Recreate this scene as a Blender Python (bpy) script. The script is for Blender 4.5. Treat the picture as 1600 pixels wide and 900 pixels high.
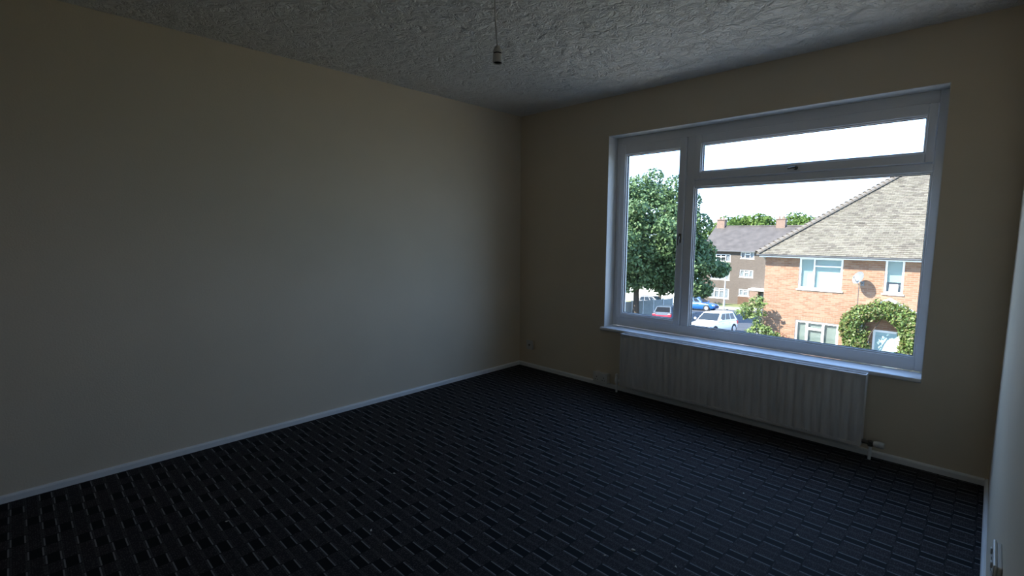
import bpy, math, random
import numpy as np
from mathutils import Vector, Matrix

for o in list(bpy.data.objects):
    bpy.data.objects.remove(o, do_unlink=True)
SC = bpy.context.scene
COL = SC.collection

# ------------------------------------------------------------------ camera
CX, CY, CZ, YAW, PITCH, ROLL, FPX = 3.303, -3.479, 1.300, -0.776, 0.111, 0.005, 765.2
fw = Vector((math.sin(YAW) * math.cos(PITCH), math.cos(YAW) * math.cos(PITCH), -math.sin(PITCH)))
rt = Vector((math.cos(YAW), -math.sin(YAW), 0))
up = rt.cross(fw)
rt2 = rt * math.cos(ROLL) + up * math.sin(ROLL)
up2 = up * math.cos(ROLL) - rt * math.sin(ROLL)
cd = bpy.data.cameras.new('camera')
cd.sensor_width = 36.0
cd.lens = FPX * 36.0 / 1600.0
cd.clip_start = 0.02
cd.clip_end = 600
cam = bpy.data.objects.new('camera', cd)
COL.objects.link(cam)
cam.matrix_world = Matrix(((rt2.x, up2.x, -fw.x, CX), (rt2.y, up2.y, -fw.y, CY), (rt2.z, up2.z, -fw.z, CZ), (0, 0, 0, 1)))
SC.camera = cam

# ------------------------------------------------------------------ sky
SKY = 3.75
world = bpy.data.worlds.new('sky')
SC.world = world
world.use_nodes = True
wn = world.node_tree
wn.nodes.clear()
wo = wn.nodes.new('ShaderNodeOutputWorld')
bg = wn.nodes.new('ShaderNodeBackground')
bg.inputs[1].default_value = SKY
tc = wn.nodes.new('ShaderNodeTexCoord')
sep = wn.nodes.new('ShaderNodeSeparateXYZ')
ramp = wn.nodes.new('ShaderNodeValToRGB')
ramp.color_ramp.elements[0].position = 0.0
ramp.color_ramp.elements[0].color = (0.60, 0.86, 1.24, 1)
ramp.color_ramp.elements[1].position = 1.0
ramp.color_ramp.elements[1].color = (0.20, 0.48, 1.12, 1)
e = ramp.color_ramp.elements.new(0.16)
e.color = (0.49, 0.78, 1.28, 1)
e = ramp.color_ramp.elements.new(0.36)
e.color = (0.36, 0.69, 1.30, 1)
mp = wn.nodes.new('ShaderNodeMapping')
mp.inputs['Scale'].default_value = (1.6, 1.6, 5.0)
nz = wn.nodes.new('ShaderNodeTexNoise')
nz.inputs['Scale'].default_value = 2.2
nz.inputs['Detail'].default_value = 6
cr = wn.nodes.new('ShaderNodeValToRGB')
cr.color_ramp.elements[0].position = 0.42
cr.color_ramp.elements[0].color = (0, 0, 0, 1)
cr.color_ramp.elements[1].position = 0.62
cr.color_ramp.elements[1].color = (0.3, 0.3, 0.3, 1)
mx = wn.nodes.new('ShaderNodeMixRGB')
mx.inputs[2].default_value = (1.05, 1.07, 1.1, 1)
L = wn.links.new
L(tc.outputs['Generated'], sep.inputs[0])
L(sep.outputs[2], ramp.inputs[0])
L(tc.outputs['Generated'], mp.inputs[0])
L(mp.outputs[0], nz.inputs['Vector'])
L(nz.outputs[0], cr.inputs[0])
L(cr.outputs[0], mx.inputs[0])
L(ramp.outputs[0], mx.inputs[1])
L(mx.outputs[0], bg.inputs[0])
L(bg.outputs[0], wo.inputs[0])

# ------------------------------------------------------------------ sun
sd = bpy.data.lights.new('sun', 'SUN')
sd.energy = 21.0
sd.color = (1.0, 0.95, 0.86)
sd.angle = math.radians(0.6)
sun = bpy.data.objects.new('sun', sd)
COL.objects.link(sun)
sun.rotation_euler = Vector((0.62, 1.0, -1.0)).to_track_quat('-Z', 'Y').to_euler()
sun.location = (0, -20, 30)

# portal that tells the renderer where daylight comes in (gives off no light itself)
pd = bpy.data.lights.new('window_daylight_portal', 'AREA')
pd.shape = 'RECTANGLE'
pd.size = 2.09
pd.size_y = 1.58
pd.cycles.is_portal = True
po = bpy.data.objects.new('window_daylight_portal', pd)
COL.objects.link(po)
po.location = (2.03, 0.235, 1.305)
po.rotation_euler = (math.radians(-90), 0, 0)

vs = SC.view_settings
vs.view_transform = 'Standard'
vs.look = 'None'
vs.gamma = 1.0
vs.use_curve_mapping = False
vs.exposure = 0.0
SC.cycles.max_bounces = 10
SC.cycles.diffuse_bounces = 6
SC.cycles.transparent_max_bounces = 16
SC.cycles.use_denoising = True

# ------------------------------------------------------------------ materials
MATS = {}


def new_mat(name):
    m = bpy.data.materials.new(name)
    m.use_nodes = True
    n = m.node_tree.nodes
    b = n['Principled BSDF']
    MATS[name] = m
    return m, m.node_tree, b


def plain(name, col, rough=0.6, var=0.0, scale=8.0, bump=0.0, bscale=60.0, metal=0.0, spec=0.4, stretch=None):
    m, t, b = new_mat(name)
    b.inputs['Roughness'].default_value = rough
    b.inputs['Metallic'].default_value = metal
    b.inputs['Specular IOR Level'].default_value = spec
    c = t.nodes.new('ShaderNodeTexCoord')
    src = c.outputs['Object']
    if stretch:
        mpn = t.nodes.new('ShaderNodeMapping')
        mpn.inputs['Scale'].default_value = stretch
        t.links.new(src, mpn.inputs[0])
        src = mpn.outputs[0]
    nn = t.nodes.new('ShaderNodeTexNoise')
    nn.inputs['Scale'].default_value = scale
    nn.inputs['Detail'].default_value = 5
    t.links.new(src, nn.inputs['Vector'])
    r = t.nodes.new('ShaderNodeValToRGB')
    r.color_ramp.elements[0].position = 0.3
    r.color_ramp.elements[1].position = 0.7
    r.color_ramp.elements[0].color = tuple(x * (1 - var) for x in col) + (1,)
    r.color_ramp.elements[1].color = tuple(min(1, x * (1 + var)) for x in col) + (1,)
    t.links.new(nn.outputs[0], r.inputs[0])
    t.links.new(r.outputs[0], b.inputs['Base Color'])
    if bump:
        n2 = t.nodes.new('ShaderNodeTexNoise')
        n2.inputs['Scale'].default_value = bscale
        n2.inputs['Detail'].default_value = 4
        t.links.new(src, n2.inputs['Vector'])
        bp = t.nodes.new('ShaderNodeBump')
        bp.inputs['Strength'].default_value = bump
        bp.inputs['Distance'].default_value = 0.01
        t.links.new(n2.outputs[0], bp.inputs['Height'])
        t.links.new(bp.outputs[0], b.inputs['Normal'])
    return m


def mth(t, op, a, b=None, c=None):
    n = t.nodes.new('ShaderNodeMath')
    n.operation = op
    for i, v in enumerate((a, b, c)):
        if v is None:
            continue
        if isinstance(v, (int, float)):
            n.inputs[i].default_value = v
        else:
            t.links.new(v, n.inputs[i])
    return n.outputs[0]


def carpet_mat():
    m, t, b = new_mat('carpet')
    b.inputs['Roughness'].default_value = 0.75
    b.inputs['Specular IOR Level'].default_value = 0.12
    c = t.nodes.new('ShaderNodeTexCoord')
    s = t.nodes.new('ShaderNodeSeparateXYZ')
    t.links.new(c.outputs['Object'], s.inputs[0])
    X, Y = s.outputs[0], s.outputs[1]
    cx = mth(t, 'DIVIDE', mth(t, 'ADD', X, 0.057 + 0.81), 0.081)
    col = mth(t, 'FLOOR', cx)
    fx = mth(t, 'FRACT', cx)
    # the dark bars step up and down by one row from column to column
    sh = mth(t, 'PINGPONG', col, 2.0)
    ry = mth(t, 'ADD', mth(t, 'DIVIDE', mth(t, 'ADD', Y, 10.03), 0.05), sh)
    row = mth(t, 'FLOOR', ry)
    fy = mth(t, 'FRACT', ry)
    cls = mth(t, 'MODULO', row, 3.0)
    bar = mth(t, 'LESS_THAN', cls, 0.5)
    d_edge = mth(t, 'MINIMUM', fy, mth(t, 'SUBTRACT', 1.0, fy))
    line_bar = mth(t, 'MULTIPLY', mth(t, 'LESS_THAN', d_edge, 0.12), mth(t, 'GREATER_THAN', d_edge, 0.012))
    inx = mth(t, 'MULTIPLY', mth(t, 'GREATER_THAN', fx, 0.05), mth(t, 'LESS_THAN', fx, 0.95))
    strength = mth(t, 'MULTIPLY_ADD', bar, 0.86, 0.14)
    line = mth(t, 'MULTIPLY', mth(t, 'MULTIPLY', line_bar, inx), strength)
    # loop dots in the speckled fields
    vo = t.nodes.new('ShaderNodeTexVoronoi')
    vo.inputs['Scale'].default_value = 135.0
    vo.inputs['Randomness'].default_value = 0.55
    t.links.new(c.outputs['Object'], vo.inputs['Vector'])
    dot = mth(t, 'LESS_THAN', vo.outputs['Distance'], 0.36)
    field = mth(t, 'SUBTRACT', 1.0, bar)
    nz_ = t.nodes.new('ShaderNodeTexNoise')
    nz_.inputs['Scale'].default_value = 2.5
    nz_.inputs['Detail'].default_value = 3
    t.links.new(c.outputs['Object'], nz_.inputs['Vector'])

    def mixc(f, a, bb):
        n = t.nodes.new('ShaderNodeMixRGB')
        t.links.new(f, n.inputs[0])
        for i, v in ((1, a), (2, bb)):
            if isinstance(v, tuple):
                n.inputs[i].default_value = v + (1,)
            else:
                t.links.new(v, n.inputs[i])
        return n.outputs[0]
    k = CARPET
    spk = mixc(dot, tuple(x * k for x in (0.036, 0.032, 0.033)), tuple(x * k for x in (0.105, 0.094, 0.094)))
    base = mixc(bar, spk, tuple(x * k for x in (0.011, 0.011, 0.013)))
    base = mixc(line, base, tuple(x * k for x in (0.30, 0.30, 0.305)))
    wear = mth(t, 'MULTIPLY_ADD', nz_.outputs[0], 0.5, 0.75)
    fin = t.nodes.new('ShaderNodeMixRGB')
    fin.blend_type = 'MULTIPLY'
    fin.inputs[0].default_value = 1.0
    t.links.new(base, fin.inputs[1])
    t.links.new(wear, fin.inputs[2])
    t.links.new(fin.outputs[0], b.inputs['Base Color'])
    hgt = mth(t, 'ADD', mth(t, 'MULTIPLY', line, 1.0), mth(t, 'MULTIPLY', mth(t, 'MULTIPLY', field, dot), 0.7))
    bp = t.nodes.new('ShaderNodeBump')
    bp.inputs['Strength'].default_value = 0.7
    bp.inputs['Distance'].default_value = 0.004
    t.links.new(hgt, bp.inputs['Height'])
    t.links.new(bp.outputs[0], b.inputs['Normal'])
    return m


def ceiling_mat():
    m, t, b = new_mat('textured_plaster')
    b.inputs['Base Color'].default_value = (0.82, 0.81, 0.785, 1)
    b.inputs['Roughness'].default_value = 0.55
    b.inputs['Specular IOR Level'].default_value = 0.3
    c = t.nodes.new('ShaderNodeTexCoord')
    # overlapping fan strokes of a stippled plaster finish
    w = t.nodes.new('ShaderNodeTexNoise')
    w.inputs['Scale'].default_value = 9.0
    w.inputs['Detail'].default_value = 2
    t.links.new(c.outputs['Object'], w.inputs['Vector'])
    va = t.nodes.new('ShaderNodeVectorMath')
    va.operation = 'MULTIPLY_ADD'
    va.inputs[1].default_value = (0.16, 0.16, 0.16)
    t.links.new(w.outputs[1], va.inputs[0])
    t.links.new(c.outputs['Object'], va.inputs[2])
    n1 = t.nodes.new('ShaderNodeTexNoise')
    n1.inputs['Scale'].default_value = 14.0
    n1.inputs['Detail'].default_value = 3
    n1.inputs['Roughness'].default_value = 0.6
    n1.inputs['Distortion'].default_value = 1.2
    t.links.new(va.outputs[0], n1.inputs['Vector'])
    v1 = t.nodes.new('ShaderNodeTexVoronoi')
    v1.feature = 'SMOOTH_F1'
    v1.inputs['Scale'].default_value = 13.0
    t.links.new(va.outputs[0], v1.inputs['Vector'])
    ridge = mth(t, 'ABSOLUTE', mth(t, 'SUBTRACT', n1.outputs[0], 0.5))
    h = mth(t, 'ADD', mth(t, 'MULTIPLY', mth(t, 'SUBTRACT', 0.5, ridge), 1.6), mth(t, 'MULTIPLY', v1.outputs['Distance'], 0.8))
    bp = t.nodes.new('ShaderNodeBump')
    bp.inputs['Strength'].default_value = 1.0
    bp.inputs['Distance'].default_value = 0.038
    t.links.new(h, bp.inputs['Height'])
    t.links.new(bp.outputs[0], b.inputs['Normal'])
    return m


def brick_mat(name, c1, c2, mortar, bw=0.225, rh=0.075, dirt=0.32):
    m, t, b = new_mat(name)
    b.inputs['Roughness'].default_value = 0.85
    b.inputs['Specular IOR Level'].default_value = 0.15
    c = t.nodes.new('ShaderNodeTexCoord')
    s = t.nodes.new('ShaderNodeSeparateXYZ')
    t.links.new(c.outputs['Object'], s.inputs[0])
    cmb = t.nodes.new('ShaderNodeCombineXYZ')
    t.links.new(mth(t, 'ADD', s.outputs[0], s.outputs[1]), cmb.inputs[0])
    t.links.new(s.outputs[2], cmb.inputs[1])
    br = t.nodes.new('ShaderNodeTexBrick')
    br.inputs['Scale'].default_value = 1.0
    br.inputs['Brick Width'].default_value = bw
    br.inputs['Row Height'].default_value = rh
    br.inputs['Mortar Size'].default_value = 0.007
    br.inputs['Color1'].default_value = c1 + (1,)
    br.inputs['Color2'].default_value = c2 + (1,)
    br.inputs['Mortar'].default_value = mortar + (1,)
    br.inputs['Bias'].default_value = -0.2
    t.links.new(cmb.outputs[0], br.inputs['Vector'])
    mpn = t.nodes.new('ShaderNodeMapping')
    mpn.inputs['Scale'].default_value = (1.5, 1.5, 11.0)
    t.links.new(c.outputs['Object'], mpn.inputs[0])
    n = t.nodes.new('ShaderNodeTexNoise')
    n.inputs['Scale'].default_value = 1.9
    n.inputs['Detail'].default_value = 5
    t.links.new(mpn.outputs[0], n.inputs['Vector'])
    f = mth(t, 'MULTIPLY_ADD', n.outputs[0], 2 * dirt, 1 - dirt)
    mxx = t.nodes.new('ShaderNodeMixRGB')
    mxx.blend_type = 'MULTIPLY'
    mxx.inputs[0].default_value = 1
    t.links.new(br.outputs[0], mxx.inputs[1])
    t.links.new(f, mxx.inputs[2])
    t.links.new(mxx.outputs[0], b.inputs['Base Color'])
    bp = t.nodes.new('ShaderNodeBump')
    bp.inputs['Strength'].default_value = 0.6
    bp.inputs['Distance'].default_value = 0.008
    bp.invert = True
    t.links.new(br.outputs[1], bp.inputs['Height'])
    t.links.new(bp.outputs[0], b.inputs['Normal'])
    return m


def island_mat(name, cols, rough=0.8, translucent=0.0, spec=0.2, big=None):
    """colour picked at random for each separate leaf or tile of a mesh"""
    m, t, b = new_mat(name)
    b.inputs['Roughness'].default_value = rough
    b.inputs['Specular IOR Level'].default_value = spec
    g = t.nodes.new('ShaderNodeNewGeometry')
    r = t.nodes.new('ShaderNodeValToRGB')
    r.color_ramp.elements[0].color = cols[0] + (1,)
    r.color_ramp.elements[1].color = cols[-1] + (1,)
    for i, cc in enumerate(cols[1:-1]):
        ee = r.color_ramp.elements.new((i + 1) / (len(cols) - 1))
        ee.color = cc + (1,)
    t.links.new(g.outputs['Random Per Island'], r.inputs[0])
    src = r.outputs[0]
    if big:
        c = t.nodes.new('ShaderNodeTexCoord')
        n = t.nodes.new('ShaderNodeTexNoise')
        n.inputs['Scale'].default_value = big
        n.inputs['Detail'].default_value = 4
        t.links.new(c.outputs['Object'], n.inputs['Vector'])
        f = mth(t, 'MULTIPLY_ADD', n.outputs[0], 0.4, 0.8)
        mm = t.nodes.new('ShaderNodeMixRGB')
        mm.blend_type = 'MULTIPLY'
        mm.inputs[0].default_value = 1
        t.links.new(src, mm.inputs[1])
        t.links.new(f, mm.inputs[2])
        src = mm.outputs[0]
    t.links.new(src, b.inputs['Base Color'])
    if translucent:
        tr = t.nodes.new('ShaderNodeBsdfTranslucent')
        t.links.new(src, tr.inputs[0])
        ms = t.nodes.new('ShaderNodeMixShader')
        ms.inputs[0].default_value = translucent
        t.links.new(b.outputs[0], ms.inputs[1])
        t.links.new(tr.outputs[0], ms.inputs[2])
        t.links.new(ms.outputs[0], t.nodes['Material Output'].inputs[0])
    return m


def glass_mat(name, tint=(0.97, 0.985, 0.98), refl=1.0):
    m, t, b = new_mat(name)
    t.nodes.remove(b)
    tr = t.nodes.new('ShaderNodeBsdfTransparent')
    tr.inputs[0].default_value = tint + (1,)
    gl = t.nodes.new('ShaderNodeBsdfGlossy')
    gl.inputs['Roughness'].default_value = 0.02
    fr = t.nodes.new('ShaderNodeLayerWeight')
    fr.inputs[0].default_value = 0.5
    f5 = mth(t, 'POWER', fr.outputs['Facing'], 5.0)
    sch = mth(t, 'MULTIPLY_ADD', f5, 0.96, 0.04)
    ms = t.nodes.new('ShaderNodeMixShader')
    t.links.new(mth(t, 'MULTIPLY', sch, refl), ms.inputs[0])
    t.links.new(tr.outputs[0], ms.inputs[1])
    t.links.new(gl.outputs[0], ms.inputs[2])
    t.links.new(ms.outputs[0], t.nodes['Material Output'].inputs[0])
    return m


CARPET = 0.62
WALL = plain('cream_wall_paint', (0.715, 0.615, 0.475), 0.7, 0.02, 3.0, 0.08, 120.0, spec=0.25)
CEIL = ceiling_mat()
CARP = carpet_mat()
SKIRT = plain('white_gloss_paint', (0.80, 0.80, 0.79), 0.35, 0.03, 10.0)
UPVC = plain('white_upvc', (0.86, 0.86, 0.87), 0.35, 0.02, 6.0)
REVEAL = plain('white_reveal_paint', (0.80, 0.79, 0.77), 0.6, 0.02, 6.0)
RUBBER = plain('black_rubber', (0.02, 0.02, 0.022), 0.6, 0.1)
RADM = plain('radiator_enamel', (0.70, 0.68, 0.67), 0.45, 0.12, 7.0, stretch=(3.0, 3.0, 0.5))
PLAST = plain('white_plastic', (0.66, 0.65, 0.62), 0.4, 0.02)
BRASS = plain('tarnished_metal', (0.18, 0.16, 0.14), 0.4, 0.2, 30.0, metal=0.8)
DARK = plain('dark_hole', (0.012, 0.012, 0.012), 0.7, 0.1)
LINT = plain('pale_lint', (0.6, 0.57, 0.5), 0.9, 0.15, 200.0)
GLASS = glass_mat('window_glass')

BRICK = brick_mat('orange_brick', (0.195, 0.105, 0.066), (0.262, 0.165, 0.110), (0.235, 0.185, 0.140))
BRICK2 = brick_mat('brown_brick', (0.099, 0.079, 0.065), (0.120, 0.096, 0.079), (0.107, 0.096, 0.086), dirt=0.3)
BRICK3 = brick_mat('red_brown_brick', (0.102, 0.058, 0.039), (0.123, 0.070, 0.047), (0.090, 0.070, 0.053), dirt=0.3)
TILE = island_mat('weathered_roof_tile', [(0.112, 0.098, 0.074), (0.130, 0.115, 0.088), (0.145, 0.129, 0.100), (0.124, 0.107, 0.084), (0.084, 0.072, 0.057)], 0.9, big=0.9)
HIPT = plain('hip_tile_clay', (0.127, 0.107, 0.086), 0.9, 0.3, 5.0, 0.2, 30.0)
ROOF2 = plain('brown_concrete_tile', (0.065, 0.055, 0.049), 0.85, 0.22, 1.2, 0.3, 6.0)
CHIM = plain('chimney_brick', (0.172, 0.114, 0.086), 0.85, 0.15, 6.0)
WHITE = plain('white_painted_wood', (0.80, 0.80, 0.78), 0.5, 0.04)
GUTTER = plain('dark_gutter_plastic', (0.10, 0.10, 0.105), 0.5, 0.1)
TEALB = plain('pale_teal_blind', (0.172, 0.254, 0.233), 0.8, 0.06, 4.0)
NET = plain('white_net', (0.88, 0.90, 0.88), 0.8, 0.05, 12.0)
GREYB = plain('grey_green_blind', (0.123, 0.147, 0.135), 0.8, 0.08, 4.0)
DARKIN = plain('room_shade_dark', (0.05, 0.055, 0.06), 0.9, 0.1)  # shade of unlit rooms put into the colour
CURT = plain('grey_curtain', (0.17, 0.18, 0.20), 0.8, 0.2, 5.0)
DOORM = plain('teal_door_paint', (0.275, 0.406, 0.419), 0.45, 0.05)
DISH = plain('grey_dish_enamel', (0.137, 0.142, 0.146), 0.4, 0.05)
ASPH = plain('asphalt', (0.047, 0.049, 0.055), 0.85, 0.15, 0.8, 0.2, 30.0)
PAVE = plain('pale_pavement', (0.262, 0.243, 0.214), 0.85, 0.12, 1.5, 0.1, 20.0)
BOUNCE_YARD = plain('sandy_bounce_paving', (0.33, 0.285, 0.215), 0.85, 0.12, 1.5, 0.1, 20.0)  # pale sandy tone set to bounce warm light up into the room
GRASS = plain('dry_grass_ground', (0.124, 0.129, 0.043), 0.9, 0.3, 2.0, 0.4, 25.0)
CONC = plain('fence_concrete', (0.236, 0.250, 0.230), 0.85, 0.1, 3.0)
CONCP = plain('fence_post_concrete', (0.531, 0.531, 0.515), 0.85, 0.08, 3.0)
RENDERW = plain('white_render', (0.85, 0.84, 0.82), 0.8, 0.05, 2.0)
LAMPP = plain('pale_galvanised_paint', (0.343, 0.343, 0.333), 0.5, 0.05)
BARK = plain('bark', (0.062, 0.050, 0.038), 0.9, 0.3, 8.0, 0.5, 20.0, stretch=(1, 1, 0.2))
LEAF_D = island_mat('dark_tree_leaf', [(0.034, 0.066, 0.027), (0.062, 0.114, 0.038), (0.095, 0.157, 0.057), (0.132, 0.189, 0.081)], 0.55, 0.22, 0.35)
LEAF_F = island_mat('far_tree_leaf', [(0.052, 0.091, 0.018), (0.080, 0.129, 0.028), (0.111, 0.167, 0.038)], 0.7, 0.3)
LEAF_C = island_mat('climber_leaf', [(0.056, 0.104, 0.020), (0.094, 0.150, 0.034), (0.132, 0.172, 0.042), (0.122, 0.094, 0.034), (0.077, 0.128, 0.044)], 0.5, 0.25, 0.4)
LEAF_S = island_mat('shrub_leaf', [(0.092, 0.144, 0.040), (0.144, 0.204, 0.059), (0.204, 0.236, 0.092), (0.112, 0.170, 0.078)], 0.6, 0.3)
PETAL = island_mat('pink_orange_petal', [(0.357, 0.105, 0.114), (0.381, 0.167, 0.086), (0.405, 0.286, 0.286)], 0.6, 0.2)
TYRE = plain('tyre_rubber', (0.02, 0.02, 0.02), 0.8, 0.1)
RIM = plain('alloy_rim', (0.55, 0.56, 0.58), 0.3, 0.03, metal=0.6)
P_WHITE = plain('white_car_paint', (0.80, 0.80, 0.80), 0.2, 0.01, spec=0.6)
P_BLUE = plain('blue_car_paint', (0.012, 0.082, 0.254), 0.2, 0.01, spec=0.7)
P_SILV = plain('silver_blue_car_paint', (0.05, 0.07, 0.095), 0.55, 0.01, spec=0.15)
CARGLASS2 = plain('dark_car_glass', (0.006, 0.007, 0.009), 0.1, 0.02, spec=0.15)
P_DARK = plain('charcoal_car_paint', (0.05, 0.05, 0.055), 0.25, 0.01, spec=0.6)
CARGLASS = plain('tinted_car_glass', (0.015, 0.02, 0.024), 0.06, 0.02, spec=0.4)
REDL = plain('red_tail_lens', (0.55, 0.02, 0.04), 0.25, 0.02)
CLEARL = plain('clear_lamp_lens', (0.7, 0.72, 0.74), 0.15, 0.02)
PLATE = plain('number_plate', (0.75, 0.72, 0.45), 0.5, 0.02)


# ------------------------------------------------------------------ mesh helpers
class MB:
    def __init__(self):
        self.v, self.f = [], []

    def add(self, vs, fs):
        n = len(self.v)
        self.v += [tuple(p) for p in vs]
        self.f += [tuple(i + n for i in f) for f in fs]
        return self

    def box(self, x0, x1, y0, y1, z0, z1):
        return self.add([(x0, y0, z0), (x1, y0, z0), (x1, y1, z0), (x0, y1, z0), (x0, y0, z1), (x1, y0, z1), (x1, y1, z1), (x0, y1, z1)],
                        [(3, 2, 1, 0), (4, 5, 6, 7), (0, 1, 5, 4), (1, 2, 6, 5), (2, 3, 7, 6), (3, 0, 4, 7)])

    def tube(self, pts, r, n=10, cap=True):
        pts = [Vector(p) for p in pts]
        rs = r if isinstance(r, (list, tuple)) else [r] * len(pts)
        rings = []
        ref = None
        for i, p in enumerate(pts):
            d = (pts[min(i + 1, len(pts) - 1)] - pts[max(i - 1, 0)]).normalized()
            if ref is None:
                ref = Vector((1, 0, 0)) if abs(d.x) < 0.8 else Vector((0, 1, 0))
            a = (ref - d * ref.dot(d)).normalized()
            ref = a
            b = d.cross(a)
            rings.append([p + (a * math.cos(2 * math.pi * k / n) + b * math.sin(2 * math.pi * k / n)) * rs[i] for k in range(n)])
        return self.loft(rings, cap)

    def loft(self, rings, cap=True):
        n = len(rings[0])
        vs = [p for r in rings for p in r]
        fs = []
        for i in range(len(rings) - 1):
            for k in range(n):
                a, b = i * n + k, i * n + (k + 1) % n
                fs.append((a, b, b + n, a + n))
        if cap:
            fs.append(tuple(range(n - 1, -1, -1)))
            fs.append(tuple(range((len(rings) - 1) * n, len(rings) * n)))
        return self.add(vs, fs)

    def lathe(self, prof, c, axis='z', n=20, cap=True):
        rings = []
        for r, h in prof:
            ring = []
            for k in range(n):
                a = 2 * math.pi * k / n
                u, w = r * math.cos(a), r * math.sin(a)
                if axis == 'z':
                    ring.append((c[0] + u, c[1] + w, c[2] + h))
                elif axis == 'y':
                    ring.append((c[0] + w, c[1] + h, c[2] + u))
                else:
                    ring.append((c[0] + h, c[1] + u, c[2] + w))
            rings.append(ring)
        return self.loft(rings, cap)

    def build(self, name, mat, parent=None, smooth=False, bevel=0.0, segs=2):
        me = bpy.data.meshes.new(name)
        me.from_pydata(self.v, [], self.f)
        me.materials.append(mat)
        if smooth:
            me.polygons.foreach_set('use_smooth', [True] * len(me.polygons))
        me.update()
        o = bpy.data.objects.new(name, me)
        COL.objects.link(o)
        if parent is not None:
            o.parent = parent
        if bevel:
            bm = o.modifiers.new('bevel', 'BEVEL')
            bm.width = bevel
            bm.segments = segs
            bm.limit_method = 'ANGLE'
        if smooth:
            try:
                me.set_sharp_from_angle(angle=math.radians(40))
            except Exception:
                pass
        return o


def B(*a):
    return MB().box(*a)


def tag(o, label=None, cat=None, group=None, kind=None):
    if label:
        o['label'] = label
    if cat:
        o['category'] = cat
    if group:
        o['group'] = group
    if kind:
        o['kind'] = kind
    return o


def empty(name, loc=(0, 0, 0), rot=None):
    o = bpy.data.objects.new(name, None)
    COL.objects.link(o)
    o.location = loc
    if rot is not None:
        o.rotation_euler = rot
    o.empty_display_size = 0.1
    return o


def struct(o, label):
    return tag(o, label, kind='structure')


def ring_frame(mb, x0, x1, z0, z1, w, y0, y1):
    """a rectangular frame of four bars in the xz plane; w = (left, right, bottom, top)"""
    l, r, b, t = w
    mb.box(x0, x0 + l, y0, y1, z0, z1)
    mb.box(x1 - r, x1, y0, y1, z0, z1)
    mb.box(x0 + l, x1 - r, y0, y1, z0, z0 + b)
    mb.box(x0 + l, x1 - r, y0, y1, z1 - t, z1)
    return mb


# ------------------------------------------------------------------ the room
W, H, RY = 3.379, 2.40, -4.06
WX0, WX1, WZ0, WZ1 = 0.987, 3.074, 0.505, 2.092
T = 0.24
struct(B(-T, W + T, RY - T, T, -0.2, 0.0).build('floor', CARP), 'dark navy patterned carpet over the whole floor')
struct(B(-T, W + T, RY - T, T, H, H + 0.25).build('ceiling', CEIL), 'white ceiling of rough swirled plaster')
struct(B(-T, 0, RY - T, T, 0, H).build('wall_left', WALL), 'long bare cream wall beside the window wall')
struct(B(W, W + T, RY - T, T, 0, H).build('wall_right', WALL), 'side wall lit blue by the window')
struct(B(0, W, RY - T, RY, 0, H).build('wall_rear', WALL), 'cream wall opposite the window')
wb = MB()
wb.box(0, WX0, 0, T, 0, H).box(WX1, W, 0, T, 0, H).box(WX0, WX1, 0, T, 0, WZ0 - 0.02).box(WX0, WX1, 0, T, WZ1, H)
struct(wb.build('wall_back', WALL), 'cream wall with the wide window')
# white painted plaster lining of the opening
rv = MB()
rv.box(WX0, WX0 + 0.003, 0.001, 0.135, WZ0, WZ1).box(WX1 - 0.003, WX1, 0.001, 0.135, WZ0, WZ1)
rv.box(WX0 + 0.003, WX1 - 0.003, 0.001, 0.135, WZ1 - 0.003, WZ1)
struct(rv.build('trim_1', REVEAL), 'white painted reveal of the window opening')

WOOD = plain('varnished_wood', (0.30, 0.13, 0.05), 0.35, 0.25, 3.0, stretch=(8, 8, 0.6))
dd = struct(empty('unseen_door_1', (0, 0, 0)), 'brown varnished door in the wall opposite the window')  # out of view, added to tint the left wall warm and reduce bounce
B(0.22, 0.98, RY, RY + 0.018, 0.004, 1.98).build('door_leaf', WOOD, dd)
for xa, xb, za, zb in ((0.15, 0.218, 0.0, 2.05), (0.982, 1.05, 0.0, 2.05), (0.218, 0.982, 1.984, 2.05)):
    B(xa, xb, RY, RY + 0.028, za, zb).build('architrave', SKIRT, dd)
MB().tube([(0.30, RY + 0.018, 1.0), (0.30, RY + 0.065, 1.0), (0.32, RY + 0.07, 1.0), (0.41, RY + 0.07, 1.0)], 0.009, 8).build('door_handle', BRASS, dd, smooth=True)
SK, SH = 0.014, 0.037


def skirting(name, pts_a, pts_b, nrm, label):
    """bull-nosed skirting from a to b, nrm points into the room"""
    prof = [(0, 0), (SK, 0), (SK, SH - 0.010), (SK - 0.003, SH - 0.004), (SK - 0.008, SH), (0, SH)]
    rings = []
    for P in (pts_a, pts_b):
        rings.append([(P[0] + nrm[0] * d, P[1] + nrm[1] * d, z) for d, z in prof])
    struct(MB().loft(rings).build(name, SKIRT), label)


skirting('baseboard_left', (0, RY), (0, 0), (1, 0), 'low white skirting along the long cream wall')
skirting('baseboard_back', (SK, 0), (W - SK, 0), (0, -1), 'low white skirting under the window')
skirting('baseboard_right', (W, 0), (W, RY), (-1, 0), 'low white skirting along the side wall')
skirting('baseboard_rear', (W - SK, RY), (1.052, RY), (0, 1), 'low white skirting opposite the window')

# ------------------------------------------------------------------ window
win = struct(empty('window_1', (0, 0, 0)), 'wide white window with side casement and top light')
FY0, FY1 = 0.13, 0.20
fr = MB()
ring_frame(fr, WX0 + 0.003, WX1 - 0.003, WZ0 + 0.012, WZ1 - 0.003, (0.045, 0.045, 0.075, 0.065), FY0, FY1)
fr.build('outer_frame', UPVC, win, bevel=0.004)
B(1.600, 1.664, FY0 - 0.002, FY1, 0.592, 2.024).build('mullion', UPVC, win, bevel=0.005)
B(1.664, 3.026, FY0 - 0.002, FY1, 1.652, 1.700).build('transom', UPVC, win, bevel=0.005)


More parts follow.
